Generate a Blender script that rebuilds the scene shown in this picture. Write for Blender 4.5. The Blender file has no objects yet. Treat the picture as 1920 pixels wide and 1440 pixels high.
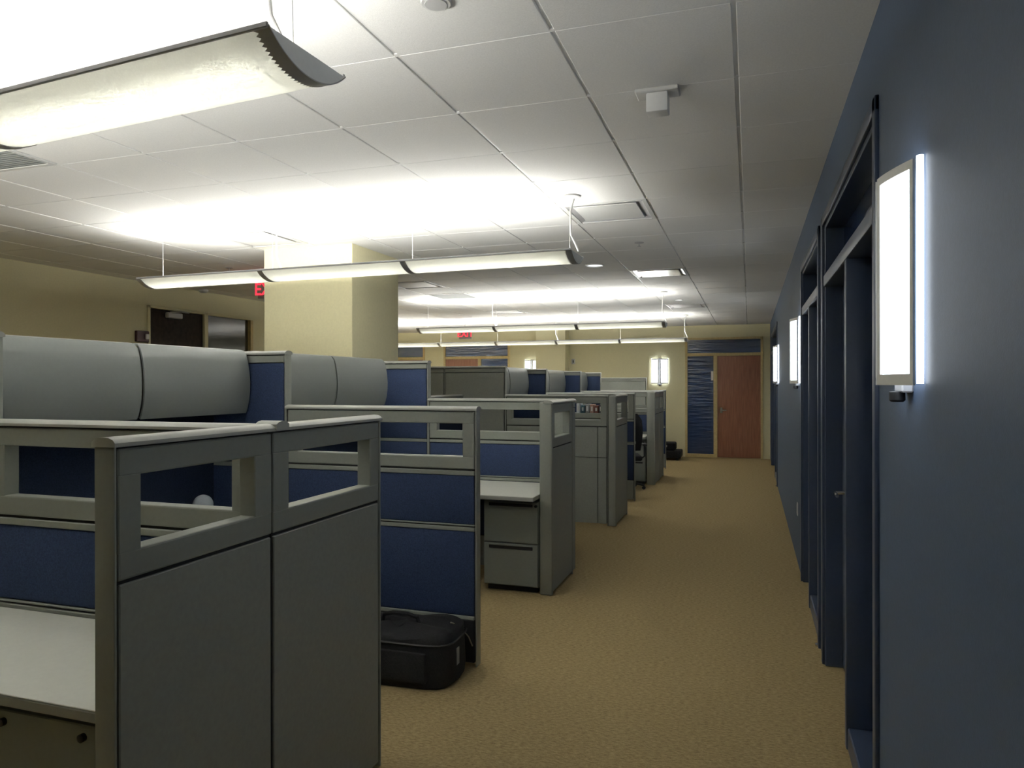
import bpy, bmesh, math, random
from mathutils import Vector, Matrix
random.seed(7)
PI = math.pi
S = bpy.context.scene
C = S.collection

# ------------------------------------------------------------------ camera, world, exposure
cam = bpy.data.cameras.new('camera'); cam.lens = 25.315; cam.sensor_width = 36.0; cam.sensor_fit = 'HORIZONTAL'
cam.clip_start = 0.05; cam.clip_end = 100
co = bpy.data.objects.new('camera', cam); C.objects.link(co)
co.matrix_world = (Matrix.Translation((0, 0, 1.6066)) @ Matrix.Rotation(0.3192, 4, 'Z')
                   @ Matrix.Rotation(PI/2 - 0.0011, 4, 'X') @ Matrix.Rotation(-0.0016, 4, 'Z'))
S.camera = co
w = bpy.data.worlds.new('world'); S.world = w; w.use_nodes = True
w.node_tree.nodes['Background'].inputs[0].default_value = (0.5, 0.55, 0.6, 1)
w.node_tree.nodes['Background'].inputs[1].default_value = 0.02
S.view_settings.view_transform = 'Standard'; S.view_settings.look = 'None'
S.view_settings.gamma = 1.0; S.view_settings.use_curve_mapping = False
S.view_settings.exposure = 0.35
TUBE = 62.0       # radiance of the pendant lamps' tubes
SCONCE = 5.0     # radiance of the wall sconces' diffusers

# ------------------------------------------------------------------ materials
def mat(name, col, rough=0.6, metal=0.0, spec=0.5, var=0.0, scale=60, bump=0.0, bscale=300, bdist=0.002, emit=0, ecol=None):
    m = bpy.data.materials.new(name); m.use_nodes = True
    nt = m.node_tree; b = nt.nodes['Principled BSDF']
    b.inputs['Base Color'].default_value = (*col, 1); b.inputs['Roughness'].default_value = rough
    b.inputs['Metallic'].default_value = metal; b.inputs['Specular IOR Level'].default_value = spec
    tc = nt.nodes.new('ShaderNodeTexCoord')
    n = nt.nodes.new('ShaderNodeTexNoise'); n.inputs['Scale'].default_value = scale; n.inputs['Detail'].default_value = 3
    nt.links.new(tc.outputs['Object'], n.inputs['Vector'])
    r = nt.nodes.new('ShaderNodeMapRange')
    r.inputs['From Min'].default_value = .3; r.inputs['From Max'].default_value = .7
    v = max(var, 0.02)
    r.inputs['To Min'].default_value = 1 - v; r.inputs['To Max'].default_value = 1 + v
    nt.links.new(n.outputs['Fac'], r.inputs['Value'])
    mx = nt.nodes.new('ShaderNodeVectorMath'); mx.operation = 'SCALE'; mx.inputs[0].default_value = col
    nt.links.new(r.outputs['Result'], mx.inputs['Scale'])
    nt.links.new(mx.outputs['Vector'], b.inputs['Base Color'])
    if bump:
        n2 = nt.nodes.new('ShaderNodeTexNoise'); n2.inputs['Scale'].default_value = bscale; n2.inputs['Detail'].default_value = 2
        nt.links.new(tc.outputs['Object'], n2.inputs['Vector'])
        bp = nt.nodes.new('ShaderNodeBump'); bp.inputs['Strength'].default_value = bump; bp.inputs['Distance'].default_value = bdist
        nt.links.new(n2.outputs['Fac'], bp.inputs['Height']); nt.links.new(bp.outputs['Normal'], b.inputs['Normal'])
    if emit:
        b.inputs['Emission Color'].default_value = (*(ecol or col), 1); b.inputs['Emission Strength'].default_value = emit
    return m

GREY = mat('grey_paint', (0.27, 0.285, 0.255), 0.34, var=.03, bump=.15, bscale=500, bdist=.0006)
CAPLIT = mat('toplit_grey_cap', (0.40, 0.41, 0.38), 0.32, var=.02)  # frame grey made lighter; light from above is put into the colour
GREYD = mat('grey_metal_panel', (0.285, 0.30, 0.27), 0.5, var=.05, bump=.2, bscale=400, bdist=.0008)
CAB = mat('grey_cabinet_door', (0.25, 0.27, 0.26), 0.33, var=.02, bump=.1, bscale=400, bdist=.0005)
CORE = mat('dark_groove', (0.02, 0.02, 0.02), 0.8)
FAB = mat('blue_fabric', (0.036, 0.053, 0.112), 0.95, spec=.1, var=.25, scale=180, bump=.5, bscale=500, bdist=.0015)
FABSH = mat('shaded_blue_fabric', (0.018, 0.026, 0.05), 0.95, spec=.1, var=.25, scale=180, bump=.5, bscale=500, bdist=.0015)  # blue fabric darkened; shade under the cabinets is put into its colour
TOP = mat('white_laminate', (0.74, 0.75, 0.69), 0.45, var=.02)
DARK = mat('dark_plastic', (0.018, 0.018, 0.02), 0.5)
BLK = mat('black_cloth', (0.012, 0.012, 0.014), 0.85, var=.3, scale=90, bump=.6, bscale=200, bdist=.003)
PED = mat('pedestal_paint', (0.24, 0.26, 0.235), 0.45, var=.03)
YEL = mat('yellow_wall_paint', (0.70, 0.655, 0.43), 0.75, spec=.2, var=.03, bump=.2, bscale=250, bdist=.001)
BLUW = mat('blue_wall_paint', (0.058, 0.09, 0.15), 0.55, spec=.4, var=.05, bump=.3, bscale=220, bdist=.0012)
BLUF = mat('blue_frame_paint', (0.045, 0.064, 0.115), 0.35, spec=.6, var=.04)
MAPLE = mat('pale_wood_frame', (0.58, 0.46, 0.22), 0.5, var=.1, scale=30)
CEIL = mat('ceiling_tile', (0.78, 0.775, 0.75), 0.9, spec=.1, var=.04, scale=150, bump=.5, bscale=350, bdist=.0015)
TBAR = mat('ceiling_grid', (0.74, 0.74, 0.72), 0.5)
VENT = mat('vent_paint', (0.6, 0.6, 0.58), 0.5)
GRILLE = mat('grille_grey', (0.22, 0.23, 0.22), 0.6)
STEEL = mat('shiny_steel', (0.6, 0.6, 0.58), 0.22, metal=1)
WHITE = mat('white_plastic', (0.78, 0.78, 0.76), 0.5)
RED = mat('red_alarm', (0.05, 0.01, 0.01), 0.4)
SCF = mat('sconce_frame', (0.88, 0.88, 0.85), 0.35)
BROWN = mat('dark_brown_door', (0.028, 0.018, 0.011), 0.6, spec=.15, var=.3, scale=20)

def wood(name, c1, c2, rough):
    m = mat(name, c1, rough); nt = m.node_tree; b = nt.nodes['Principled BSDF']
    tc = nt.nodes.new('ShaderNodeTexCoord'); mp = nt.nodes.new('ShaderNodeMapping')
    mp.inputs['Scale'].default_value = (22, 22, 1.2)
    n = nt.nodes.new('ShaderNodeTexNoise'); n.inputs['Scale'].default_value = 2.5; n.inputs['Detail'].default_value = 6
    cr = nt.nodes.new('ShaderNodeValToRGB')
    cr.color_ramp.elements[0].color = (*c1, 1); cr.color_ramp.elements[1].color = (*c2, 1)
    cr.color_ramp.elements[0].position = .35; cr.color_ramp.elements[1].position = .7
    nt.links.new(tc.outputs['Object'], mp.inputs[0]); nt.links.new(mp.outputs[0], n.inputs['Vector'])
    nt.links.new(n.outputs['Fac'], cr.inputs[0]); nt.links.new(cr.outputs[0], b.inputs['Base Color'])
    return m
WOOD = wood('red_brown_wood', (0.21, 0.085, 0.045), (0.32, 0.14, 0.075), .4)

def film(name, col, rough, wave):
    m = mat(name, col, rough, spec=.8); nt = m.node_tree; b = nt.nodes['Principled BSDF']
    tc = nt.nodes.new('ShaderNodeTexCoord'); mp = nt.nodes.new('ShaderNodeMapping')
    mp.inputs['Scale'].default_value = (1.5, 1.5, 14)
    n = nt.nodes.new('ShaderNodeTexNoise'); n.inputs['Scale'].default_value = 1.3; n.inputs['Detail'].default_value = 2
    bp = nt.nodes.new('ShaderNodeBump'); bp.inputs['Strength'].default_value = wave; bp.inputs['Distance'].default_value = .02
    nt.links.new(tc.outputs['Object'], mp.inputs[0]); nt.links.new(mp.outputs[0], n.inputs['Vector'])
    nt.links.new(n.outputs['Fac'], bp.inputs['Height']); nt.links.new(bp.outputs['Normal'], b.inputs['Normal'])
    return m
FILM = film('blue_filmed_glass', (0.018, 0.04, 0.11), .12, .5)
GLASS = film('dark_glass', (0.012, 0.014, 0.018), .06, .04)
GLASSB = film('brown_dark_glass', (0.03, 0.026, 0.016), .10, .015)

def carpet():
    m = mat('tan_carpet', (0.3, 0.2, 0.1), 1.0, spec=.05); nt = m.node_tree; b = nt.nodes['Principled BSDF']
    tc = nt.nodes.new('ShaderNodeTexCoord')
    n = nt.nodes.new('ShaderNodeTexNoise'); n.inputs['Scale'].default_value = 38; n.inputs['Detail'].default_value = 6; n.inputs['Roughness'].default_value = .8
    mp = nt.nodes.new('ShaderNodeMapping'); mp.inputs['Scale'].default_value = (1, 2.6, 1)
    cr = nt.nodes.new('ShaderNodeValToRGB')
    cr.color_ramp.elements[0].color = (0.23, 0.17, 0.08, 1); cr.color_ramp.elements[1].color = (0.50, 0.39, 0.205, 1)
    cr.color_ramp.elements[0].position = .34; cr.color_ramp.elements[1].position = .66
    n2 = nt.nodes.new('ShaderNodeTexNoise'); n2.inputs['Scale'].default_value = 220
    bp = nt.nodes.new('ShaderNodeBump'); bp.inputs['Strength'].default_value = .6; bp.inputs['Distance'].default_value = .004
    L = nt.links.new
    L(tc.outputs['Object'], mp.inputs[0]); L(mp.outputs[0], n.inputs['Vector']); L(n.outputs['Fac'], cr.inputs[0]); L(cr.outputs[0], b.inputs['Base Color'])
    L(tc.outputs['Object'], n2.inputs['Vector']); L(n2.outputs['Fac'], bp.inputs['Height']); L(bp.outputs['Normal'], b.inputs['Normal'])
    return m
CARPET = carpet()

def emis(name, col, k):
    m = bpy.data.materials.new(name); m.use_nodes = True; nt = m.node_tree
    for n in list(nt.nodes): nt.nodes.remove(n)
    o = nt.nodes.new('ShaderNodeOutputMaterial'); e = nt.nodes.new('ShaderNodeEmission')
    e.inputs[0].default_value = (*col, 1); e.inputs[1].default_value = k
    nt.links.new(e.outputs[0], o.inputs[0]); return m
TUBEM = emis('fluorescent_tube', (1.0, 0.99, 0.95), TUBE)
SCM = emis('sconce_diffuser', (0.86, 0.93, 1.0), SCONCE)
EXITM = emis('exit_red', (1.0, 0.03, 0.05), 1.7)
DLM = emis('downlight_lens', (0.95, 0.97, 1.0), 1.1)

def basket_mat():
    m = bpy.data.materials.new('perforated_basket'); m.use_nodes = True; nt = m.node_tree
    for n in list(nt.nodes): nt.nodes.remove(n)
    o = nt.nodes.new('ShaderNodeOutputMaterial')
    d = nt.nodes.new('ShaderNodeBsdfDiffuse'); d.inputs[0].default_value = (.8, .8, .76, 1)
    t = nt.nodes.new('ShaderNodeBsdfTranslucent'); t.inputs[0].default_value = (.95, .95, .90, 1)
    tc = nt.nodes.new('ShaderNodeTexCoord')
    v = nt.nodes.new('ShaderNodeTexVoronoi'); v.inputs['Scale'].default_value = 160
    gt = nt.nodes.new('ShaderNodeMapRange'); gt.inputs['From Min'].default_value = .2; gt.inputs['From Max'].default_value = .6
    gt.inputs['To Min'].default_value = .46; gt.inputs['To Max'].default_value = .30
    mx = nt.nodes.new('ShaderNodeMixShader')
    nt.links.new(tc.outputs['Object'], v.inputs['Vector']); nt.links.new(v.outputs['Distance'], gt.inputs['Value'])
    nt.links.new(gt.outputs['Result'], mx.inputs[0])
    nt.links.new(d.outputs[0], mx.inputs[1]); nt.links.new(t.outputs[0], mx.inputs[2]); nt.links.new(mx.outputs[0], o.inputs[0])
    return m
BASKET = basket_mat()
BAND = mat('basket_band_grey', (0.42, 0.42, 0.43), 0.45)
CAPM = mat('end_cap_grey', (0.75, 0.77, 0.76), 0.45)

# ------------------------------------------------------------------ mesh builder
class MB:
    def __init__(s): s.bm = bmesh.new()
    def box(s, x0, x1, y0, y1, z0, z1, bev=0.0, seg=1):
        vs = [s.bm.verts.new(p) for p in ((x0,y0,z0),(x1,y0,z0),(x1,y1,z0),(x0,y1,z0),(x0,y0,z1),(x1,y0,z1),(x1,y1,z1),(x0,y1,z1))]
        fs = [(0,3,2,1),(4,5,6,7),(0,1,5,4),(1,2,6,5),(2,3,7,6),(3,0,4,7)]
        faces = [s.bm.faces.new([vs[i] for i in f]) for f in fs]
        if bev > 0:
            ed = list({e for f in faces for e in f.edges})
            bmesh.ops.bevel(s.bm, geom=ed, offset=bev, segments=seg, profile=.5, affect='EDGES')
        return s
    def prism(s, prof, axis, a0, a1):
        """closed 2D profile swept along an axis: 'x' -> profile (y,z); 'y' -> (x,z); 'z' -> (x,y)"""
        def P(u, v, a): return {'x': (a, u, v), 'y': (u, a, v), 'z': (u, v, a)}[axis]
        r0 = [s.bm.verts.new(P(u, v, a0)) for u, v in prof]; r1 = [s.bm.verts.new(P(u, v, a1)) for u, v in prof]
        n = len(prof)
        for i in range(n): s.bm.faces.new((r0[i], r0[(i+1) % n], r1[(i+1) % n], r1[i]))
        s.bm.faces.new(r0[::-1]); s.bm.faces.new(r1); return s
    def strip(s, prof, axis, a0, a1, th, close=True):
        """open 2D profile with thickness th"""
        off = []
        for i, (u, v) in enumerate(prof):
            a = prof[max(0, i-1)]; b = prof[min(len(prof)-1, i+1)]
            d = Vector((b[0]-a[0], b[1]-a[1])).normalized(); off.append((u - d.y*th, v + d.x*th))
        return s.prism(list(prof) + off[::-1], axis, a0, a1) if False else s._strip(prof, off, axis, a0, a1)
    def _strip(s, p, q, axis, a0, a1):
        def P(u, v, a): return {'x': (a, u, v), 'y': (u, a, v), 'z': (u, v, a)}[axis]
        A = [s.bm.verts.new(P(*t, a0)) for t in p]; B = [s.bm.verts.new(P(*t, a1)) for t in p]
        D = [s.bm.verts.new(P(*t, a0)) for t in q]; E = [s.bm.verts.new(P(*t, a1)) for t in q]
        n = len(p); F = s.bm.faces.new
        for i in range(n-1):
            F((A[i], A[i+1], B[i+1], B[i])); F((D[i], E[i], E[i+1], D[i+1]))
            F((A[i], D[i], D[i+1], A[i+1])); F((B[i], B[i+1], E[i+1], E[i]))
        F((A[0], B[0], E[0], D[0])); F((A[-1], D[-1], E[-1], B[-1])); return s
    def tube(s, pts, r, n=8):
        pts = [Vector(p) for p in pts]; rings = []
        for i, p in enumerate(pts):
            a = pts[max(0, i-1)]; b = pts[min(len(pts)-1, i+1)]; d = (b-a).normalized()
            u = d.orthogonal().normalized() if i == 0 else (pu - d*pu.dot(d)).normalized()
            pu = u; v = d.cross(u)
            rings.append([s.bm.verts.new(p + r*(math.cos(2*PI*k/n)*u + math.sin(2*PI*k/n)*v)) for k in range(n)])
        for i in range(len(rings)-1):
            for k in range(n): s.bm.faces.new((rings[i][k], rings[i][(k+1) % n], rings[i+1][(k+1) % n], rings[i+1][k]))
        s.bm.faces.new(rings[0][::-1]); s.bm.faces.new(rings[-1]); return s
    def lathe(s, prof, cx=0, cy=0, n=24):
        """prof: (r,z) list; revolved about a vertical axis"""
        rings = [[s.bm.verts.new((cx + r*math.cos(2*PI*k/n), cy + r*math.sin(2*PI*k/n), z)) for k in range(n)] for r, z in prof]
        for i in range(len(rings)-1):
            for k in range(n): s.bm.faces.new((rings[i][k], rings[i][(k+1) % n], rings[i+1][(k+1) % n], rings[i+1][k]))
        s.bm.faces.new(rings[0][::-1]); s.bm.faces.new(rings[-1]); return s
    def xf(s, m): bmesh.ops.transform(s.bm, matrix=m, verts=s.bm.verts[:]); return s
    def done(s, name, m, parent=None, smooth=False, loc=None):
        bmesh.ops.recalc_face_normals(s.bm, faces=s.bm.faces[:])
        me = bpy.data.meshes.new(name); s.bm.to_mesh(me); s.bm.free(); me.materials.append(m)
        if smooth:
            for p in me.polygons: p.use_smooth = True
            try: me.set_sharp_from_angle(angle=math.radians(35))
            except Exception: pass
        o = bpy.data.objects.new(name, me); C.objects.link(o)
        if parent: o.parent = parent
        if loc: o.location = loc
        return o

def thing(name, label, cat, loc=(0, 0, 0), rz=0, group=None):
    o = bpy.data.objects.new(name, None); C.objects.link(o); o.empty_display_size = .2
    o.location = loc; o.rotation_euler = (0, 0, rz); o['label'] = label; o['category'] = cat
    if group: o['group'] = group
    return o
def tag(o, label, cat, group=None):
    o['label'] = label; o['category'] = cat
    if group: o['group'] = group
    return o
def struct(name, loc=(0, 0, 0), rz=0):
    o = bpy.data.objects.new(name, None); C.objects.link(o); o.location = loc; o.rotation_euler = (0, 0, rz)
    o['kind'] = 'structure'; return o
def st(o): o['kind'] = 'structure'; return o

# ------------------------------------------------------------------ room shell
H = 2.848; XW = 0.4035; YF = 16.06; XL = -7.0; YL = 10.6; XR = -10.5; YN = -2.6
st(MB().box(XR-.2, XW+.5, YN-.2, YF+.3, -.1, 0).done('floor', CARPET))
T = 0.61; GX = -0.05; GY = 1.847
VENTS = [(-1.27, 4.897, 0), (-4.32, 4.897, 0), (-1.27, 7.947, 1), (-1.27, 11.607, 0), (-4.32, 7.947, 0), (-4.32, 11.607, 0), (-4.32, 9.167, 2), (-4.32, 2.457, 2)]
def ceiling():
    b = MB(); b.box(XR-.2, XW+.5, YN-.2, YF+.3, H+.03, H+.1)
    vset = {(round(v[0], 2), round(v[1], 2)) for v in VENTS}
    i0 = int((XR-GX)/T)-1
    for i in range(i0, 2):
        for j in range(-8, 25):
            x0 = GX + i*T; y0 = GY + j*T
            if x0 > XW or y0 > YF or x0+T < XR or y0+T < YN: continue
            if any(abs(x0-v[0]) < .05 and abs(y0-v[1]) < .05 for v in VENTS): continue
            g = .0055
            b.box(x0+g+.002, min(x0+T-g-.002, XW+.02), y0+g-.002, min(y0+T-g+.002, YF+.02), H, H+.029, .0025)
    return st(b.done('ceiling', CEIL))
ce = ceiling()
b = MB()
i0 = int((XR-GX)/T)-1
for i in range(i0, 2):
    x = GX + i*T
    if x < XW: b.box(x-.011, x+.011, YN, YF, H+.006, H+.03)
for j in range(-8, 25):
    y = GY + j*T
    if YN < y < YF: b.box(XR, XW, y-.011, y+.011, H+.0015, H+.0295)
b.done('grid', TBAR, ce)

# right wall with three office fronts set into it
OPEN = [(2.68, 4.45, 3.47), (4.76, 6.26, 5.55), (11.9, 14.9, 13.0)]   # near jamb, far jamb, mullion
HZ = 2.50; RD = .14
b = MB(); prev = YN-.1
for a, c, m_ in OPEN:
    b.box(XW, XW+.25, prev, a, -.02, H+.02); b.box(XW, XW+.25, a, c, HZ, H+.02); prev = c
b.box(XW, XW+.25, prev, YF+.1, -.02, H+.02)
st(b.done('wall_right', BLUW))
for n, (a, c, m_) in enumerate(OPEN):
    r = struct('door_%d' % (n+1), (XW, a, 0)); W = c-a; mm = m_-a
    f = MB()
    for y0, y1 in ((-.055, .0), (W, W+.055)): f.box(-.014, .004, y0, y1, 0, HZ+.055, .005, 2)
    f.box(-.014, .004, -.055, W+.055, HZ, HZ+.055, .005, 2)
    f.box(-.006, RD, mm-.025, mm+.025, 0, 2.15, .006, 2)
    f.box(-.006, RD, 0, W, 2.15, 2.215, .006, 2)
    f.box(0, RD, 0, mm-.025, 0, .10, .005)
    f.box(0, RD, -.002, .02, 0, HZ, .004); f.box(0, RD, W-.02, W+.002, 0, HZ, .004); f.box(0, RD, 0, W, HZ-.02, HZ+.002, .004)
    f.done('frame', BLUF, r, True)
    MB().box(RD-.04, RD-.03, .02, mm-.025, .10, 2.15).done('sidelight_pane', FILM, r)
    MB().box(RD-.04, RD-.03, .02, W-.02, 2.215, HZ-.02).done('transom_pane', FILM, r)
    MB().box(RD-.05, RD, mm+.027, W-.022, .01, 2.148, .003).done('door_leaf', BLUF, r)
    h = MB(); h.tube([(RD-.05, W-.12, 1.0), (RD-.10, W-.12, 1.0), (RD-.10, W-.24, 1.0)], .01); h.lathe([(.001, 0), (.028, .001), (.028, .01), (.001, .011)])
    h.done('door_handle', STEEL, r, True)
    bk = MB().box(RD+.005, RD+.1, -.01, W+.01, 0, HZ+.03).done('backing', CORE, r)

# far wall and its office fronts
def front(n, x0, x1, glass_left, wall_y, leaf_x, panes, header=2.534, wood_m=WOOD, handle_right=False):
    """x0..x1 clear opening; leaf_x=(a,b); panes=(a,b)"""
    r = struct('door_%d' % n, (x0, wall_y, 0)); W = x1-x0
    f = MB()
    f.box(-.05, 0, -.02, .03, 0, header+.05, .004); f.box(W, W+.05, -.02, .03, 0, header+.05, .004)
    f.box(-.05, W+.05, -.02, .03, header, header+.05, .004)
    f.box(0, W, -.02, .03, 2.185, 2.25, .004)
    la, lb = leaf_x[0]-x0, leaf_x[1]-x0; pa, pb = panes[0]-x0, panes[1]-x0
    m0, m1 = (pb, la) if pb <= la else (lb, pa)
    f.box(m0, m1, -.02, .03, 0, 2.19, .004)
    f.box(pa, pb, -.02, .03, 0, .075, .004)
    f.done('frame', MAPLE, r)
    MB().box(la, lb, .0, .04, .01, 2.183, .002).done('door_leaf', wood_m, r)
    MB().box(pa, pb, .005, .015, .075, 2.187).done('sidelight_pane', FILM, r)
    MB().box(0, W, .005, .015, 2.25, header).done('transom_pane', FILM, r)
    hx = lb-.08 if handle_right else la+.08
    h = MB(); h.tube([(hx, 0, 1.02), (hx, -.06, 1.02), (hx + (-.11 if handle_right else .11), -.06, 1.02)], .011)
    h.box(hx-.025, hx+.025, -.008, 0, .96, 1.08, .004)
    h.done('door_handle', STEEL, r, True)
    return r
b = MB()
U = [(-1.29, .212), (-7.0, -5.41), (-9.2, -7.6)]
segs = sorted(U); px = XR-.1
for a, c in segs:
    b.box(px, a-.05, YF, YF+.2, -.02, H+.02); b.box(a-.05, c+.05, YF, YF+.2, 2.584, H+.02); px = c+.05
    b.box(a-.05, c+.05, YF+.05, YF+.2, -.02, 2.584)
b.box(px, XW+.1, YF, YF+.2, -.02, H+.02)
st(b.done('wall_far', YEL))
d4 = front(4, -1.29, .212, True, YF, (-.665, .212), (-1.29, -.745))
MB().box(.545-.05, .545-.005, -.004, .004, 1.66, 1.86).done('notice', WHITE, d4)
front(5, -7.0, -5.41, False, YF, (-7.0, -6.16), (-6.08, -5.41), handle_right=True)
front(6, -9.2, -7.6, True, YF, (-8.45, -7.6), (-9.2, -8.53))
# left wall with the dark door and its sidelight
b = MB(); la, lb, lc, ld = 7.0, 7.92, 7.99, 8.86; LH = 2.54
b.box(XL-.2, XL, YN-.1, la-.04, -.02, H+.02); b.box(XL-.2, XL, la-.04, ld+.06, LH+.03, H+.02)
b.box(XL-.2, XL-.06, la-.04, ld+.06, -.02, LH+.03); b.box(XL-.2, XL, ld+.06, YL, -.02, H+.02)
st(b.done('wall_left', YEL))
r = struct('door_7', (XL, la, 0)); f = MB()
for y0, y1 in ((-.04, 0), (lb-la, lc-la)): f.box(-.055, .02, y0, y1, 0, LH+.03, .004)
f.box(-.055, .02, -.04, ld-la+.06, LH, LH+.03, .004); f.done('frame', YEL, r)
MB().box(-.055, .022, ld-la, ld-la+.06, 0, LH+.0, .004).done('brown_jamb', MAPLE, r)
MB().box(-.05, -.01, .003, lb-la-.003, .01, LH-.004, .003).done('door_leaf', BROWN, r)
h = MB(); h.box(-.01, .05, .25, .50, LH-.10, LH-.03, .01); h.tube([(.03, .30, LH-.03), (.10, .42, LH-.015), (.03, .62, LH-.01)], .009)
h.done('door_closer', BAND, r, True)
MB().box(-.04, -.03, lc-la, ld-la, .08, LH).done('sidelight_pane', GLASSB, r)
MB().box(-.05, .02, lc-la, ld-la, 0, .08, .003).done('bottom_rail', YEL, r)
st(MB().box(XR, XL, YL-.2, YL, -.02, H+.02).done('wall_recess_near', YEL))
st(MB().box(XR-.2, XR, YL-.2, YF+.1, -.02, H+.02).done('wall_recess_left', YEL))
st(MB().box(XL-.2, XW+.3, YN-.2, YN, -.02, H+.02).done('wall_near', YEL))
# columns
st(MB().box(-4.27, -3.343, 5.61, 6.49, 0, H+.01, .004).done('wall_column', YEL))
st(MB().box(-4.62, -3.93, 15.70, YF+.02, 0, H+.01, .004).done('wall_pilaster', YEL))

# ------------------------------------------------------------------ ceiling fittings
def plaque(x, y, kind, label):
    t = thing('ceiling_vent', label, 'vent', (x + T/2, y + T/2, H)); a = T/2-.006
    f = MB()
    for sx in (-1, 1):
        f.box(min(sx*a, sx*(a-.03)), max(sx*a, sx*(a-.03)), -a, a, -.004, .006, .002)
        f.box(-a+.03, a-.03, min(sx*a, sx*(a-.03)), max(sx*a, sx*(a-.03)), -.004, .006, .002)
    f.done('rim', VENT, t)
    if kind == 2:
        g = MB()
        for k in range(22): g.box(-a+.03, a-.03, -a+.035+k*.0245, -a+.049+k*.0245, -.001, .004)
        g.done('grille', GRILLE, t)
        MB().box(-a+.02, a-.02, -a+.02, a-.02, .010, .028).done('throat', CORE, t)
        return t
    # sloped cone up to a dark throat, with a square plaque hanging below it
    c = MB(); q = a-.03; p = a-.12; bm = c.bm
    A = [bm.verts.new((sx*q, sy*q, 0)) for sx, sy in ((-1,-1),(1,-1),(1,1),(-1,1))]; B = [bm.verts.new((sx*p, sy*p, .028)) for sx, sy in ((-1,-1),(1,-1),(1,1),(-1,1))]
    for k in range(4): bm.faces.new((A[k], A[(k+1) % 4], B[(k+1) % 4], B[k]))
    bm.faces.new(B)
    c.done('cone', STEEL if kind == 1 else BAND, t)
    s_ = a-.075
    MB().box(-s_, s_, -s_, s_, -.002 if kind == 0 else -.006, .006, .003).done('plaque', STEEL if kind == 1 else VENT, t)
    return t
VL = ['square ceiling diffuser beside the right cord of the middle pendant light', 'square ceiling diffuser above the front of the big yellow column',
      'square shiny steel ceiling diffuser over the aisle, right of the round downlight', 'square ceiling diffuser near the cords of the two farthest pendants',
      'square ceiling diffuser just right of the yellow column, behind it', 'square ceiling diffuser above the middle of the third pendant row',
      'grey return grille behind the yellow column, in the light of the third pendant', 'grey square ceiling grille at the left edge, under the nearest pendant']
for (x, y, k), l in zip(VENTS, VL): plaque(x, y, k, l)

def downlight(x, y, r, label, group=None):
    t = thing('downlight', label, 'downlight', (x, y, H), group=group)
    MB().lathe([(r*.86, .001), (r, 0), (r*.98, -.008), (r*.84, -.010), (r*.82, .0)], n=32).done('trim_ring', WHITE, t, True)
    MB().lathe([(.002, -.008), (r*.5, -.0065), (r*.8, -.001), (.002, 0)], n=32).done('lens', DLM, t, True)
downlight(-1.55, 7.47, .10, 'round lit recessed downlight right of the end of the middle pendant')
downlight(-3.30, 7.25, .10, 'round lit recessed downlight showing just right of the yellow column')
downlight(-1.0, 11.0, .055, 'small lit ceiling light near the cord of the third pendant')
sp = thing('ceiling_speaker', 'round white ceiling detector at the top edge of the picture', 'detector', (-.965, 2.14, H))
MB().lathe([(.045, 0), (.05, -.006), (.047, -.012), (.038, -.013)], n=32).done('rim', VENT, sp, True)
MB().lathe([(.038, -.009), (.036, -.016), (.002, -.018)], n=32).done('face', mat('speaker_face', (.45, .45, .44), .7), sp, True)
eb = thing('ceiling_sensor', 'small white box sensor hanging from a flat plate on the ceiling', 'sensor', (-.37, 3.10, H))
MB().box(-.045, .045, -.04, .04, -.10, -.018, .006, 2).done('housing', WHITE, eb, True)
MB().box(-.09, .09, -.05, .05, -.018, 0, .004).done('mounting_plate', VENT, eb)
for x, y, l in ((-.93, 6.40, 'small sprinkler rosette above the aisle between two diffusers'), (-5.29, 6.37, 'small sprinkler rosette on the dark ceiling left of the yellow column')):
    t = thing('sprinkler', l, 'sprinkler', (x, y, H))
    MB().lathe([(.04, 0), (.042, -.004), (.03, -.008), (.002, -.009)]).done('rosette', BAND, t, True)
    MB().lathe([(.004, -.008), (.006, -.03), (.016, -.032), (.016, -.034), (.002, -.035)], n=12).done('head', BAND, t, True)
sd = thing('smoke_detector', 'small grey detector on the ceiling above the dark door', 'detector', (-6.85, 7.75, H))
MB().lathe([(.06, 0), (.065, -.01), (.055, -.03), (.03, -.042), (.002, -.043)]).done('housing', CAPM, sd, True)

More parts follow.
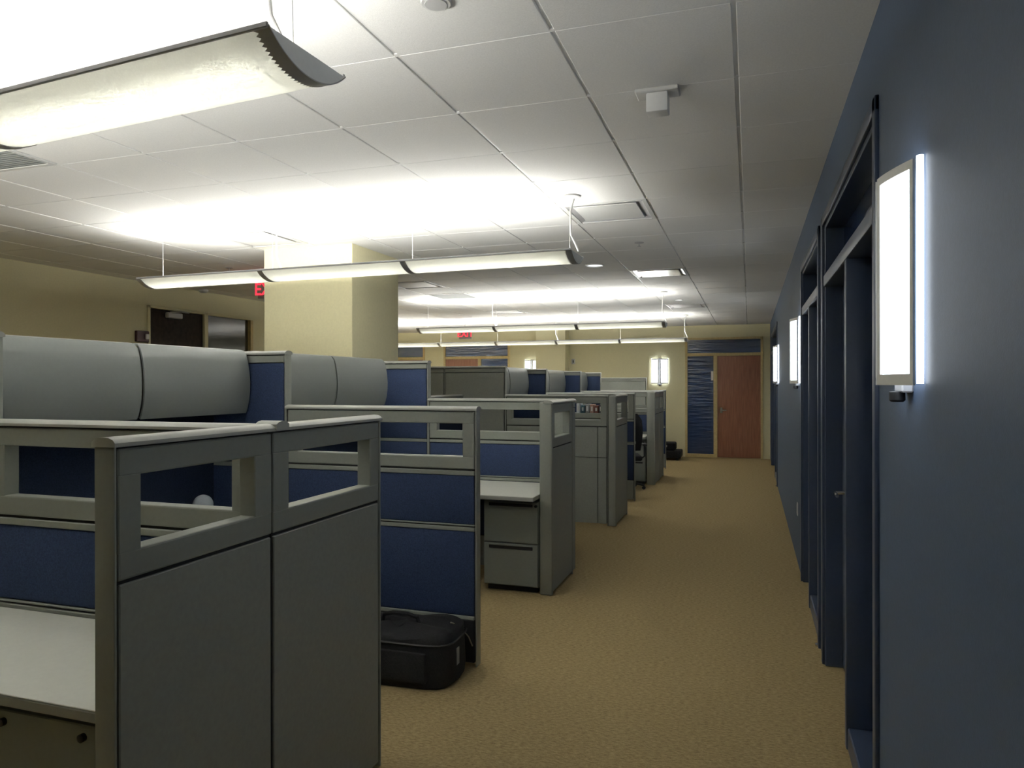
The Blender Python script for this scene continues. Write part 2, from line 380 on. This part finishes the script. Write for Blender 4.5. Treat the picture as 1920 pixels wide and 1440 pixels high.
# ------------------------------------------------------------------ pendant lamps
def arc(k=14, hw=.155, sag=.066, ztop=0):
    R = (hw*hw + sag*sag)/(2*sag); a = math.asin(hw/R)
    return [(R*math.sin(-a + 2*a*i/k), ztop + (R-sag) - R*math.cos(-a + 2*a*i/k)) for i in range(k+1)]
def pendant(xr, y, ztop, nseg, label, cords, L=1.22, rz=0, tilt=0):
    """runs from xr towards -x; local origin at right end, rim height"""
    t = thing('pendant_light', label, 'pendant light', (xr, y, ztop), group=None)
    A = arc(); up = H - ztop; bw = .022
    for k in range(nseg):
        x1 = -k*L - bw; x0 = -(k+1)*L + bw
        if k == 0: x1 = -.035
        if k == nseg-1: x0 = -(k+1)*L + .03
        MB().strip(A, 'x', x0, x1, -.0015).done('basket', BASKET, t, True)
        for yy in (-.045, .028): MB().tube([(x0+.01, yy, -.014), (x1-.05, yy, -.014)], .013, 10).done('lamp_tube', TUBEM, t, True)
        if k < nseg-1: MB().strip([(u*1.012, v-.001) for u, v in A], 'x', x0-.044, x0, -.003).done('joint_band', BAND, t, True)
    f = MB()
    for sy in (-1, 1): f.box(-nseg*L, 0, min(sy*.153, sy*.162), max(sy*.153, sy*.162), -.008, .006, .002)
    for k in range(nseg+1):
        x = -.02 if k == 0 else (-nseg*L+.02 if k == nseg else -k*L); f.box(x-.006, x+.006, -.155, .155, -.001, .006)
    f.done('rim_rail', BAND, t)
    for xe, sg in ((0, 1), (-nseg*L, -1)):
        ec = MB(); pr = [(u*1.02, v-.003) for u, v in arc()]
        ec.prism(pr, 'x', min(xe, xe-sg*.006), max(xe, xe-sg*.006)); ec.done('end_cap', CAPM, t)
        bd = MB(); a0, a1 = (xe-.035, xe+.004) if sg > 0 else (xe-.004, xe+.035)
        Q = [(u*1.015, v-.0015) for u, v in arc(28)]
        bd.strip(Q, 'x', a0, a1, -.003)
        xt = a0 if sg > 0 else a1; bm = bd.bm
        for i in range(len(Q)-1):
            (u0, v0), (u1, v1) = Q[i], Q[i+1]
            va = bm.verts.new((xt, u0, v0-.002)); vb = bm.verts.new((xt, u1, v1-.002)); vc = bm.verts.new((xt-sg*.012, (u0+u1)/2, (v0+v1)/2-.002))
            bm.faces.new((va, vb, vc))
        bd.done('toothed_band', BAND, t)
    for k in range(nseg+1):
        x = -.05 if k == 0 else (-nseg*L+.12 if k == nseg else -k*L)
        MB().tube([(x, 0, .005), (x, 0, up)], .0016, 6).done('hanging_cable', WHITE, t)
        if k == nseg: MB().lathe([(.03, up), (.03, up-.006), (.002, up-.008)], x, 0, 16).done('cable_plate', WHITE, t, True)
    t.rotation_euler = (0, tilt, rz)
    for xc in cords:
        MB().lathe([(.062, up), (.062, up-.012), (.045, up-.02), (.002, up-.021)], xc, 0, 24).done('canopy', WHITE, t, True)
        MB().tube([(xc+.02, 0, up-.02), (xc+.012, 0, up-.05), (xc-.004, 0, up-.10), (xc-.004, 0, .17), (xc+.0, 0, .12), (xc+.03, 0, .06), (xc+.05, 0, .01)], .006, 8).done('power_cord', WHITE, t, True)
    return t
pendant(-1.085, 1.61, 2.467, 3, 'nearest large pendant light, cut off at the top left', [-.12, -2.0], rz=-.055, tilt=-.02)
pendant(-1.085, 4.66, 2.467, 3, 'three-section pendant light hanging in front of the yellow column', [-.04, -2.4], rz=-.03)
pendant(-1.085, 9.95, 2.43, 3, 'far pendant light above the row, the shorter of the two far ones', [-.04, -2.5])
pendant(-1.085, 13.45, 2.42, 6, 'farthest and longest pendant light, lowest in the picture', [-.04, -2.47])

pendant(-6.7, 12.2, 2.43, 3, 'added pendant light behind the yellow column, out of view, brightening the far end', [-.04, -2.4])  # unseen pendant, added to brighten the far end

# ------------------------------------------------------------------ wall sconces: two bowed diffusers with a dark spine
def sconce(loc, rz, label):
    """local: wall at y=0, front towards -y, width along x"""
    t = thing('wall_sconce', label, 'wall sconce', loc, rz, group=None); h = .55; hw = .185
    MB().box(-.05, .05, -.028, 0, -.02, h+.01, .004).done('back_plate', BAND, t)
    for sg in (-1, 1):
        def prof(a, b, n=8, dy=0):
            return [(sg*(a + (b-a)*i/n), -(.075 - .052*((a + (b-a)*i/n)/hw)**1.5) - dy) for i in range(n+1)]
        fr = MB(); P = prof(.012, hw)
        th = -.006*sg
        # frame ring around the diffuser
        fr.strip(P, 'z', 0, .028, th); fr.strip(P, 'z', h-.022, h, th)
        fr.strip(prof(.012, .034, 2), 'z', .02, h-.02, th); fr.strip(prof(hw-.012, hw, 2), 'z', .02, h-.02, th)
        fr.done('diffuser_frame', SCF, t)
        MB().strip([(u, v+.003) for u, v in prof(.02, hw-.006)], 'z', .015, h-.015, -.002*sg).done('diffuser', SCM, t, True)
        # inner glowing side return next to the wall
        MB().strip([(sg*(hw-.012), -.018), (sg*(hw-.004), -.012), (sg*(hw-.006), -.003)], 'z', .004, h+.01, .003*sg).done('side_glow', SCM, t, True)
    MB().box(-.006, .006, -.075, -.028, .01, h-.01).done('spine', BAND, t)
    MB().lathe([(.015, -.045), (.02, -.04), (.02, -.018), (.002, -.017)], 0, -.03, 16).done('bottom_knob', DARK, t, True)
    return t
sconce((XW, 2.15, 1.60), -PI/2, 'large glowing wall sconce nearest the camera on the blue wall')
sconce((XW, 6.62, 1.60), -PI/2, 'glowing sconce on the blue wall past the second office door')
sconce((XW, 11.35, 1.60), -PI/2, 'smallest, farthest glowing sconce on the blue wall')
sconce((-1.885, YF, 1.59), 0, 'glowing double sconce on the far yellow wall beside the wooden door')
sconce((-4.80, YF, 1.59), 0, 'glowing double sconce beside the pale pilaster on the far wall')

# exit signs
def exit_sign(loc, label, wd=.30, drop=.15):
    t = thing('exit_sign', label, 'exit sign', loc)      # origin at the sign's centre
    hh = .095
    MB().box(-wd/2, wd/2, -.004, .004, -hh, hh, .002).done('panel', mat('exit_panel', (.30, .29, .27), .3), t)
    MB().box(-wd/2, wd/2, -.02, .02, hh, hh+.03, .004).done('lamp_housing', CAPM, t)
    s = MB(); s.tube([(0, 0, hh+.03), (0, 0, hh+drop)], .008); s.done('hanger', CAPM, t)
    cu = bpy.data.curves.new('lettering', 'FONT'); cu.body = 'EXIT'; cu.size = .19*wd/.30; cu.align_x = 'CENTER'; cu.align_y = 'CENTER'; cu.extrude = .002; cu.offset = .002
    tmp = bpy.data.objects.new('lettering', cu); C.objects.link(tmp); bpy.context.view_layer.update()
    me = bpy.data.meshes.new_from_object(tmp.evaluated_get(bpy.context.evaluated_depsgraph_get())); bpy.data.objects.remove(tmp)
    me.materials.clear(); me.materials.append(EXITM)
    o = bpy.data.objects.new('lettering', me); C.objects.link(o); o.parent = t; o.rotation_euler = (PI/2, 0, 0); o.location = (0, -.007, 0)
    return t
exit_sign((-5.067, 6.75, 2.652), 'red exit sign half hidden by the left edge of the yellow column', .30, .196)
exit_sign((-5.25, 13.0, 2.56), 'small red exit sign behind the two far pendant lights', .26, .288)

# fire alarm, outlets, switches
fa = thing('fire_alarm', 'dark red fire alarm box on the yellow wall left of the dark door', 'fire alarm', (XL, 6.86, 2.18))
MB().box(0, .05, -.09, .09, -.065, .065, .006).done('housing', RED, fa)
MB().box(.05, .075, .02, .07, -.035, .03, .006).done('strobe', WHITE, fa)
o_ = thing('power_outlet', 'small white outlet plate low on the blue wall below the second sconce', 'outlet', (XW, 6.9, .48))
MB().box(-.006, 0, -.036, .036, -.058, .058, .003).done('plate', WHITE, o_)
MB().box(-.009, -.005, -.016, .016, -.04, .04, .002).done('socket', VENT, o_)
sw = thing('wall_switch', 'small dark switch on the far wall right of the pale pilaster', 'switch', (-3.83, YF, 2.10))
MB().box(-.04, .04, -.012, 0, -.06, .06, .003).done('plate', BAND, sw)
MB().box(-.012, .012, -.02, -.01, -.03, .03, .003).done('rocker', DARK, sw)

# ------------------------------------------------------------------ cubicle panels
HL = 1.475; HT = 1.812; TH = .06
def cap_prof(z, hw=.038):
    return [(-hw, z-.024), (-hw, z-.014), (-hw*.8, z-.006), (-hw*.45, z-.001), (0, z), (hw*.45, z-.001), (hw*.8, z-.006), (hw, z-.014), (hw, z-.024)]
def panel(name, label, L, hgt, loc, rz, skin='fabric', window=True, posts=(True, True), seams=(), cat='partition panel', cap_ext=(0, 0), postw=0, junction=False, base_m=None):
    """local x runs along the panel from 0 to L, z up, centred on y=0"""
    t = thing(name, label, cat, loc, rz)
    pa = .013 if posts[0] else 0.0; pb = L-.013 if posts[1] else L
    MB().prism(cap_prof(hgt), 'x', -.003-cap_ext[0], L+.003+cap_ext[1]).done('top_cap', CAPLIT, t, True)
    f = MB(); ya, yb = -TH/2, TH/2
    low_top = hgt-.030
    if window:
        wl, wr = .085, L-.085
        f.box(pa+.001, pb-.001, ya, yb, 1.377, low_top, .004)
        f.box(pa+.001, pb-.001, ya, yb, 1.118, 1.19, .006, 2)
        f.box(pa+.001, wl, ya, yb, 1.185, 1.38, .003); f.box(wr, pb-.001, ya, yb, 1.185, 1.38, .003)
    else:
        f.box(pa+.001, pb-.001, ya, yb, low_top-.045, low_top, .004)
    if skin == 'fabric' and name != 'spine_panel':
        f.box(pa+.001, pb-.001, ya, yb, 1.082, 1.108, .003)
        f.box(pa+.001, pb-.001, ya, yb, .795, .803, .002)
        f.box(pa+.001, pb-.001, ya, yb, .765, .788, .003)
    f.done('frame', GREY, t)
    MB().box(pa-.005*posts[0], pb+.005*posts[1], -.020, .020, .03, 1.12 if window else hgt-.03).done('core', CORE, t)
    if window:
        for on, x0, x1 in ((posts[0], .007, .014), (posts[1], L-.014, L-.007)):
            if on: MB().box(x0, x1, -.024, .024, 1.12, hgt-.03).done('core', CORE, t)
    MB().box(pa, pb, -.012, .012, hgt-.034, hgt-.012).done('core', CORE, t)
    fm = FABSH if name == 'spine_panel' else FAB
    if skin == 'fabric':
        tiles = [(.805, 1.080), (.285, .763)]
        if not window: tiles.append((1.112, low_top-.048))
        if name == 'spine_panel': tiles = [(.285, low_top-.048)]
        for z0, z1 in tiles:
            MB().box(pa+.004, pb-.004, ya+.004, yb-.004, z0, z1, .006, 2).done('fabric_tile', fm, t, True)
        MB().box(pa+.002, pb-.002, ya+.002, yb-.002, .02, .262 if base_m else .278, .004).done('base_raceway', base_m or GREYD, t)
        if base_m: MB().box(pa+.002, pb-.002, ya+.001, yb-.001, .262, .283, .003).done('base_rail', GREY, t)
    else:
        top = 1.110 if window else low_top-.048
        xs = [pa+.002] + [s for s in seams] + [pb-.002]
        zs = [.02, .765, top] if skin == 'tiled' else [.02, top]
        for i in range(len(xs)-1):
            for j in range(len(zs)-1):
                MB().box(xs[i]+.003, xs[i+1]-.003, ya+.001, yb-.001, zs[j]+.003, zs[j+1]-.002, .003).done('laminate_tile', GREYD, t)
    for on, x0, x1 in ((posts[0], 0, .008), (posts[1], L-.008, L)):
        if on:
            wide = postw if (postw and x0 == 0) else 0
            MB().box(x0, x1 + (.03 if wide else 0), ya-.002, (ya+wide) if wide else yb+.002, 0, hgt-.012, .012 if wide else .003, 3).done('end_post', GREY, t, True)
    if junction:
        MB().prism([(-.034, hgt-.02), (-.034, hgt-.002), (-.02, hgt+.006), (0, hgt+.009), (.02, hgt+.006), (.034, hgt-.002), (.034, hgt-.02)], 'y', -.042, .042).xf(Matrix.Translation((.036, 0, 0))).done('junction_cap', CAPLIT, t, True)
    return t

XT = -2.765   # line where low wings rise to the tall sections
def wing(y, xe, label, **k):    # low wing: from XT+.032 to aisle end xe
    return panel('partition_panel', label, xe-(XT+.031), HL, (XT+.031, y, 0), 0, **k)
def tall(y, x0, label, x1=None, **k):
    x1 = XT+.03 if x1 is None else x1
    return panel('tall_partition_panel', label, x1-x0, HT, (x0, y, 0), 0, window=False, posts=(False, True), **k)
XS = -3.30; XSR = XS+.03
# low wings
wing(1.99, -1.5365, 'low blue panel with long window slot, behind the nearest white desk', posts=(True, False))
wing(3.83, -1.468, 'low blue panel whose open end stands beside the black bag', base_m=DARK)  # shadow by the bag put into the base colour; other bases stay grey
wing(5.91, -1.482, 'low blue panel behind the two-drawer pedestal', posts=(True, False))
wing(8.05, -1.516, 'all-grey low panel with seams, in the middle of the row', skin='tiled', posts=(True, True), seams=(1.10,))
wing(9.85, -1.49, 'narrow-looking low blue panel end just past the all-grey panel')
wing(12.02, -1.482, 'low blue panel behind the black office chair', posts=(True, False))
wing(13.75, -1.50, 'farthest low blue panel end of the row')
# tall sections with a blue face at the end of each cabinet run
tall(1.99, XS-.03, 'tall panel at the left edge, at the start of the near cabinets')
tall(3.83, XS-.03, 'tall blue panel at the right end of the nearest cabinets')
tall(5.91, -3.335+.03, 'tall blue panel right of the second cabinet run, in front of the column side')
tall(8.05, -3.507, 'tall grey panel with bright end post, right half of the pair', skin='laminate')
panel('tall_partition_panel', 'tall grey panel partly hidden behind the second tall blue panel', .84, HT, (-3.507-.842, 8.05, 0), 0, skin='laminate', window=False)
tall(9.85, XS-.03, 'tall dark blue panel below the left far-wall sconce')
tall(12.02, XS-.03, 'tall blue panel, second from the far end of the row')
tall(13.75, XS-.03, 'tall blue panel, last one with a cabinet beside it')
panel('tall_partition_panel', 'broad grey panel standing alone at the far end of the row', 1.25, 1.72, (-3.25, 14.75, 0), 0, skin='laminate', window=False)
# aisle side panels (run along +y)
def side(y0, y1, xf, label, **k):
    return panel('aisle_panel', label, y1-y0, HL, (xf-TH/2-.001, y0, 0), PI/2, skin='laminate', **k)
side(1.364, 1.978, -1.475, 'nearest grey aisle panel with a window slot, at the desk end', posts=(True, False))
side(1.984, 2.70, -1.475, 'second grey aisle panel with a window slot, facing the carpet', posts=(False, True), junction=True)
side(5.25, 5.90, -1.418, 'grey aisle panel beside the two-drawer pedestal', posts=(True, False), postw=.10)
side(5.906, 6.02, -1.418, 'short grey closing panel at the back of the pedestal bay', window=False, posts=(True, False))
side(8.012, 8.80, -1.425, 'grey aisle panel at the corner of the all-grey panel', postw=.085)
side(11.45, 12.00, -1.418, 'grey aisle panel beside the far pedestal and chair', posts=(True, False), postw=.13)
side(12.006, 12.62, -1.418, 'last grey aisle panel, before the far yellow wall')

# spine panels under the cabinets
def spine(y0, y1, label, hgt=HT, **k):
    return panel('spine_panel', label, y1-y0, hgt, (XS, y0, 0), PI/2, window=False, posts=(False, False), **k)
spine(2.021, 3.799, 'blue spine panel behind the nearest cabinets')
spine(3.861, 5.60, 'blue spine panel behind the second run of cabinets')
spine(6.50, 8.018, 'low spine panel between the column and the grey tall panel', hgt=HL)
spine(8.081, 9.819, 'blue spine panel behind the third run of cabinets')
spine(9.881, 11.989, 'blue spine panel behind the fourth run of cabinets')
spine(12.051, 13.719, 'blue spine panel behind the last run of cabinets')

# overhead cabinets with a bowed flip-up door
def cabinet(y0, y1, label, group):
    t = thing('overhead_cabinet', label, 'overhead cabinet', (XSR+.010, y0, 0), 0); L = y1-y0
    P = [(.0, 1.425), (.0, 1.80), (.19, 1.80), (.225, 1.79), (.243, 1.70), (.25, 1.60), (.243, 1.50), (.228, 1.43), (.2, 1.425)]
    bd = MB(); bd.prism([(u, v) for u, v in P], 'y', .006, .022); bd.prism([(u, v) for u, v in P], 'y', L-.022, L-.006)
    bd.box(0, .012, .02, L-.02, 1.425, 1.80); bd.box(0, .20, .02, L-.02, 1.425, 1.44); bd.box(0, .19, .02, L-.02, 1.788, 1.80)
    bd.done('body', GREYD, t)
    D = [(.15, 1.808), (.195, 1.811), (.222, 1.806), (.240, 1.785), (.252, 1.74), (.262, 1.68), (.267, 1.62), (.266, 1.56), (.259, 1.50), (.246, 1.45), (.236, 1.425)]
    MB().strip(D, 'y', .010, L-.010, .010).done('door', CAB, t, True)
    return t
G = None
cabinet(2.062, 2.943, 'grey bowed overhead cabinet at the far left edge', G)
cabinet(2.943, 3.822-.03, 'grey bowed overhead cabinet with a bright sheen, left of the first blue panel', G)
cabinet(3.90, 4.788, 'grey bowed overhead cabinet below the column front, second run, left door', G)
cabinet(4.788, 5.60, 'grey bowed overhead cabinet below the column, second run, right door', G)
cabinet(8.10, 8.95, 'far grey overhead cabinet next to the bright post, third run, left door', G)
cabinet(8.95, 9.80, 'far grey overhead cabinet left of the dark blue panel, third run, right door', G)
cabinet(9.90, 10.92, 'grey overhead cabinet at the near end of the fourth run', G)
cabinet(10.92, 11.95, 'grey overhead cabinet at the far end of the fourth run', G)
cabinet(12.07, 12.88, 'grey overhead cabinet at the near end of the last run', G)
cabinet(12.88, 13.70, 'grey overhead cabinet at the far end of the last run', G)

# worktops and pedestals
def desk(x0, x1, y0, y1, label, zt=.762, legs=True):
    t = thing('desk', label, 'desk', (x0, y0, 0)); w_, d_ = x1-x0, y1-y0
    MB().box(0, w_, 0, d_, zt-.004, zt, .0015).done('worktop', TOP, t)
    MB().box(.001, w_-.001, -.001, d_, zt-.034, zt-.004, .004, 2).done('edge_band', mat('edge_band_grey', (.36, .37, .34), .5), t)
    s = MB()
    for x in ((.03, w_-.06) if legs else (.03,)): s.box(x, x+.03, .25 if d_ > .4 else .05, d_-.03, zt-.10, zt-.034, .003)
    s.done('support_bracket', GREYD, t)
    return t
def pedestal(x0, x1, y0, y1, label, rows, handles=True, z1=.705, locks=(.93,), cols=1):
    t = thing('pedestal', label, 'pedestal', (x0, y0, 0)); w_, d_ = x1-x0, y1-y0
    MB().box(0, w_, .02, d_, .045, z1, .003).done('body', PED, t)
    MB().box(.02, w_-.02, .05, d_-.03, 0, .05).done('plinth', DARK, t)
    hh = (z1-.05)/sum(rows); z = z1
    for r_ in rows:
        za = z-hh*r_
        dr = MB().box(.004, w_-.004, 0, .02, za+.004, z-.004, .003).done('drawer', PED, t)
        if handles:
            hb = MB(); hb.box(.045, w_-.045, -.004, .006, z-.045, z-.022, .002); hb.done('handle_recess', DARK, dr)
            MB().box(.045, w_-.045, -.011, .0, z-.020, z-.013, .002).done('handle_lip', PED, dr)
        z = za
    for u in locks:
        k = MB(); k.lathe([(.002, 0), (.011, .0), (.011, .012), (.008, .014), (.002, .014)], n=16)
        k.xf(Matrix.Translation((u*w_, 0, z1-.035)) @ Matrix.Rotation(PI/2, 4, 'X')); k.done('lock', DARK, t, True)
    return t
desk(-3.0, -1.541, 1.405, 1.955, 'white desk in the near left corner of the picture', zt=.775, legs=False)
pedestal(-2.35, -1.605, 1.44, 1.93, 'wide grey drawer unit with two black locks under the near desk', (1, 2), handles=False, z1=.715, locks=(.54, .925))
desk(-3.0, -1.522, 5.10, 5.875, 'white desk over the two-drawer pedestal', legs=False)
pedestal(-1.970, -1.527, 5.25, 5.82, 'grey two-drawer pedestal under the second visible desk', (1, 1), locks=(.96,))
desk(-2.70, -1.60, 5.946, 6.53, 'white desk behind the panel of the pedestal bay, only its corner shows')
desk(-3.262, -2.66, 2.03, 3.79, 'dark shaded desk below the nearest overhead cabinets')
desk(-3.262, -2.66, 3.87, 5.05, 'shaded desk below the second run of cabinets')
desk(-3.262, -2.66, 6.60, 8.01, 'desk in front of the pair of tall grey panels')
desk(-2.95, -1.56, 11.35, 11.985, 'far desk beside the black office chair', legs=False)
pedestal(-1.98, -1.57, 11.47, 11.95, 'far grey pedestal below the black office chair', (1, 1))

# office chair with a black back, far bay
def chair(x, y, rz, label):
    t = thing('office_chair', label, 'office chair', (x, y, 0), rz)
    b_ = MB()
    for k in range(5):
        a = k*2*PI/5 + .3; c_, s_ = math.cos(a), math.sin(a)
        b_.tube([(.03*c_, .03*s_, .10), (.16*c_, .16*s_, .085), (.29*c_, .29*s_, .065)], .017, 8)
    b_.done('base', DARK, t, True)
    for k in range(5):
        a = k*2*PI/5 + .3; q = MB(); q.lathe([(.002, -.012), (.026, -.012), (.028, 0), (.026, .012), (.002, .012)], n=16)
        q.xf(Matrix.Translation((.28*math.cos(a), .28*math.sin(a), .028)) @ Matrix.Rotation(a, 4, 'Z') @ Matrix.Rotation(PI/2, 4, 'X')); q.done('caster', DARK, t, True)
    MB().tube([(0, 0, .08), (0, 0, .44)], .024, 12).done('gas_column', DARK, t, True)
    MB().box(-.23, .23, -.23, .23, .44, .52, .03, 3).done('seat', BLK, t, True)
    n = 8; bk = MB(); bm = bk.bm; rows = []
    for j in range(7):
        z = .60 + j*.092; hw = .20 + .03*math.sin(PI*j/6) - (.05 if j == 6 else 0); row = []
        for i in range(n+1):
            u = -1 + 2*i/n; row.append((u*hw, .23 + .05*math.sin(j*.35) - .05*u*u, z))
        rows.append(row)
    F = [[bm.verts.new(p) for p in r_] for r_ in rows]; K = [[bm.verts.new((p[0], p[1]+.045, p[2])) for p in r_] for r_ in rows]
    for j in range(6):
        for i in range(n): bm.faces.new((F[j][i], F[j][i+1], F[j+1][i+1], F[j+1][i])); bm.faces.new((K[j][i], K[j+1][i], K[j+1][i+1], K[j][i+1]))
        for i in (0, n): bm.faces.new((F[j][i], F[j+1][i], K[j+1][i], K[j][i]))
    for j in (0, 6):
        for i in range(n): bm.faces.new((F[j][i], F[j][i+1], K[j][i+1], K[j][i]))
    bk.done('backrest', BLK, t, True)
    MB().tube([(0, .10, .45), (0, .27, .47), (0, .30, .62), (0, .295, .80)], .018, 8).done('back_support', DARK, t, True)
    for sg in (-1, 1):
        MB().tube([(sg*.22, .05, .46), (sg*.28, .05, .50), (sg*.28, .03, .66)], .014, 8).done('arm_support', DARK, t, True)
        MB().box(sg*.28-.035, sg*.28+.035, -.12, .12, .66, .69, .01, 2).done('armrest', DARK, t, True)
    return t
chair(-1.80, 10.95, PI+.25, 'black office chair seen in the gap before the far pedestal')

# black bag by the second wing
def bag(loc, rz):
    t = thing('travel_bag', 'black soft bag on the carpet against the low blue panel', 'bag', loc, rz)
    b_ = MB(); Lx, Ly = .70, .37; bm = b_.bm
    # closed rounded body built from rings along z
    rings = []
    for k, (z, s_) in enumerate(((0, .93), (.012, .98), (.06, 1.0), (.16, 1.01), (.24, .985), (.275, .955), (.292, .88), (.30, .55), (.302, .2))):
        ring = []; N = 40
        for i in range(N):
            a = 2*PI*i/N; c_, d_ = math.cos(a), math.sin(a); e = 5.0
            r_ = (abs(c_)**e + abs(d_)**e)**(-1/e)
            wob = 1 + .012*math.sin(3*a + k) + .01*math.sin(7*a+2*k)
            x = c_*r_*Lx/2*s_*wob; y = d_*r_*Ly/2*s_*wob
            sag = -.035*max(0, (z-.2)/.1)*(.5+.5*math.sin(4*a+1)) if z > .2 else 0
            ring.append(bm.verts.new((x, y, max(0, z + sag + (.02*x/Lx if z > .2 else 0)))))
        rings.append(ring)
    for k in range(len(rings)-1):
        for i in range(40): bm.faces.new((rings[k][i], rings[k][(i+1) % 40], rings[k+1][(i+1) % 40], rings[k+1][i]))
    bm.faces.new(rings[0][::-1]); bm.faces.new(rings[-1]); b_.done('body', BLK, t, True)
    z_ = MB(); pts = []
    for i in range(41):
        a = 2*PI*i/40; c_, d_ = math.cos(a), math.sin(a); r_ = (abs(c_)**5 + abs(d_)**5)**(-1/5); pts.append((c_*r_*Lx/2*1.01, d_*r_*Ly/2*1.01, .235))
    z_.tube(pts, .006, 6); z_.done('zip_piping', DARK, t, True)
    h = MB(); h.tube([(-.10, -.01, .285), (-.09, -.02, .325), (-.03, -.03, .342), (.06, -.03, .342), (.11, -.02, .325), (.12, -.01, .285)], .011, 8); h.done('carry_handle', BLK, t, True)
    MB().box(Lx/2*1.005, Lx/2*1.02, -.05, -.015, .10, .19, .001).done('luggage_tag', mat('grey_tag', (.35, .36, .36), .6), t)
    MB().tube([(.28, .05, .29), (.31, .10, .26), (.345, .16, .18), (.355, .19, .12)], .004, 6).done('strap', mat('pale_strap', (.35, .32, .24), .7), t, True)
    MB().box(-.2, .24, -Ly/2-.022, -Ly/2+.006, .04, .20, .012, 2).done('front_pocket', BLK, t, True)
    return t
bag((-1.845, 3.60, 0), .02)

# small things on the desks
bl = thing('desk_globe', 'pale round globe in the dark, seen through the near window slots', 'desk object', (-3.10, 3.50, .764))
MB().lathe([(.045, 0), (.047, .006), (.03, .012), (.008, .02), (.006, .07), (.002, .072)], n=24).done('stand', DARK, bl, True)
MB().lathe([(.004, .062)] + [(.058*math.sin(PI*k/14), .122-.058*math.cos(PI*k/14)) for k in range(1, 14)] + [(.004, .18)], n=28).done('ball', mat('pale_plastic', (.42, .46, .5), .4), bl, True)
bx = thing('storage_box', 'brown box on the desk seen through two window slots', 'box', (-2.98, 7.4, .764), .05)
MB().box(-.20, .20, -.15, .15, 0, .26, .004).done('body', mat('cardboard', (.30, .20, .11), .8, var=.1), bx)
MB().box(-.205, .205, -.155, .155, .25, .29, .004).done('lid', mat('cardboard_lid', (.34, .24, .14), .8, var=.1), bx)
tag(MB().box(-.14, .14, -.10, .10, 0, .025, .003).done('folder', mat('orange_folder', (.5, .22, .08), .6), None, False, (-2.96, 7.4, 1.055)), 'orange folder lying on top of the brown box', 'folder')
# items on the third-bay shelf seen through the grey panel's slot
cols = [(.75, .78, .8), (.05, .12, .16), (.35, .36, .36), (.45, .28, .22), (.22, .07, .05), (.04, .04, .07)]
LB = ['white binder standing leftmost on the desk divider beyond the grey panel', 'dark teal binder right beside the white one', 'grey binder in the middle of the small binder row',
      'light brown binder in the small binder row', 'dark red binder in the small binder row', 'black binder at the right end of the small binder row']
t = thing('desk_shelf', 'small grey shelf on the far desk carrying a row of binders', 'shelf', (-2.25, 10.10, .764))
desk(-2.95, -1.56, 9.89, 10.40, 'white desk beyond the all-grey panel, carrying a small shelf')
MB().box(-.30, .36, -.11, .13, .40, .418, .002).done('shelf_board', GREY, t)
for x in (-.30, .345): MB().box(x, x+.015, -.11, .13, 0, .40, .002).done('side_support', GREY, t)
for k, (c_, l_) in enumerate(zip(cols, LB)):
    d_ = thing('binder', l_, 'binder', (-2.32 + k*.065, 10.11, .764+.419), group='binders on the small far shelf')
    m_ = mat('binder_%s' % ('white', 'teal', 'grey', 'tan', 'red', 'black')[k], c_, .5)
    hgt = (.135, .11, .125, .12, .105, .12)[k]
    MB().box(-.026, .026, -.09, .09, 0, hgt, .003).done('cover', m_, d_)
    MB().box(-.012, .012, -.094, -.089, .03, hgt-.03, .001).done('spine_label', WHITE, d_)

# dark bundle at the foot of the far wall
t = thing('equipment_cart', 'low dark pile of equipment on the carpet at the far wall', 'equipment', (-1.78, 15.45, 0))
MB().box(-.42, .42, -.25, .25, .05, .20, .02, 2).done('tray', BLK, t)
MB().box(-.36, .30, -.2, .2, .20, .36, .03, 2).done('bundle', BLK, t)
MB().box(-.30, .05, -.17, .15, .36, .50, .02, 2).done('upper_bundle', mat('grey_bundle', (.12, .12, .12), .6), t)
MB().tube([(-.15, -.215, .30), (0, -.225, .31), (.14, -.215, .29)], .02, 8).done('roll', mat('pale_roll', (.4, .38, .35), .7), t, True)
for x in (-.35, .35):
    for y in (-.2, .2):
        MB().box(x-.03, x+.03, y-.02, y+.02, 0, .05, .008).done('foot', DARK, t)
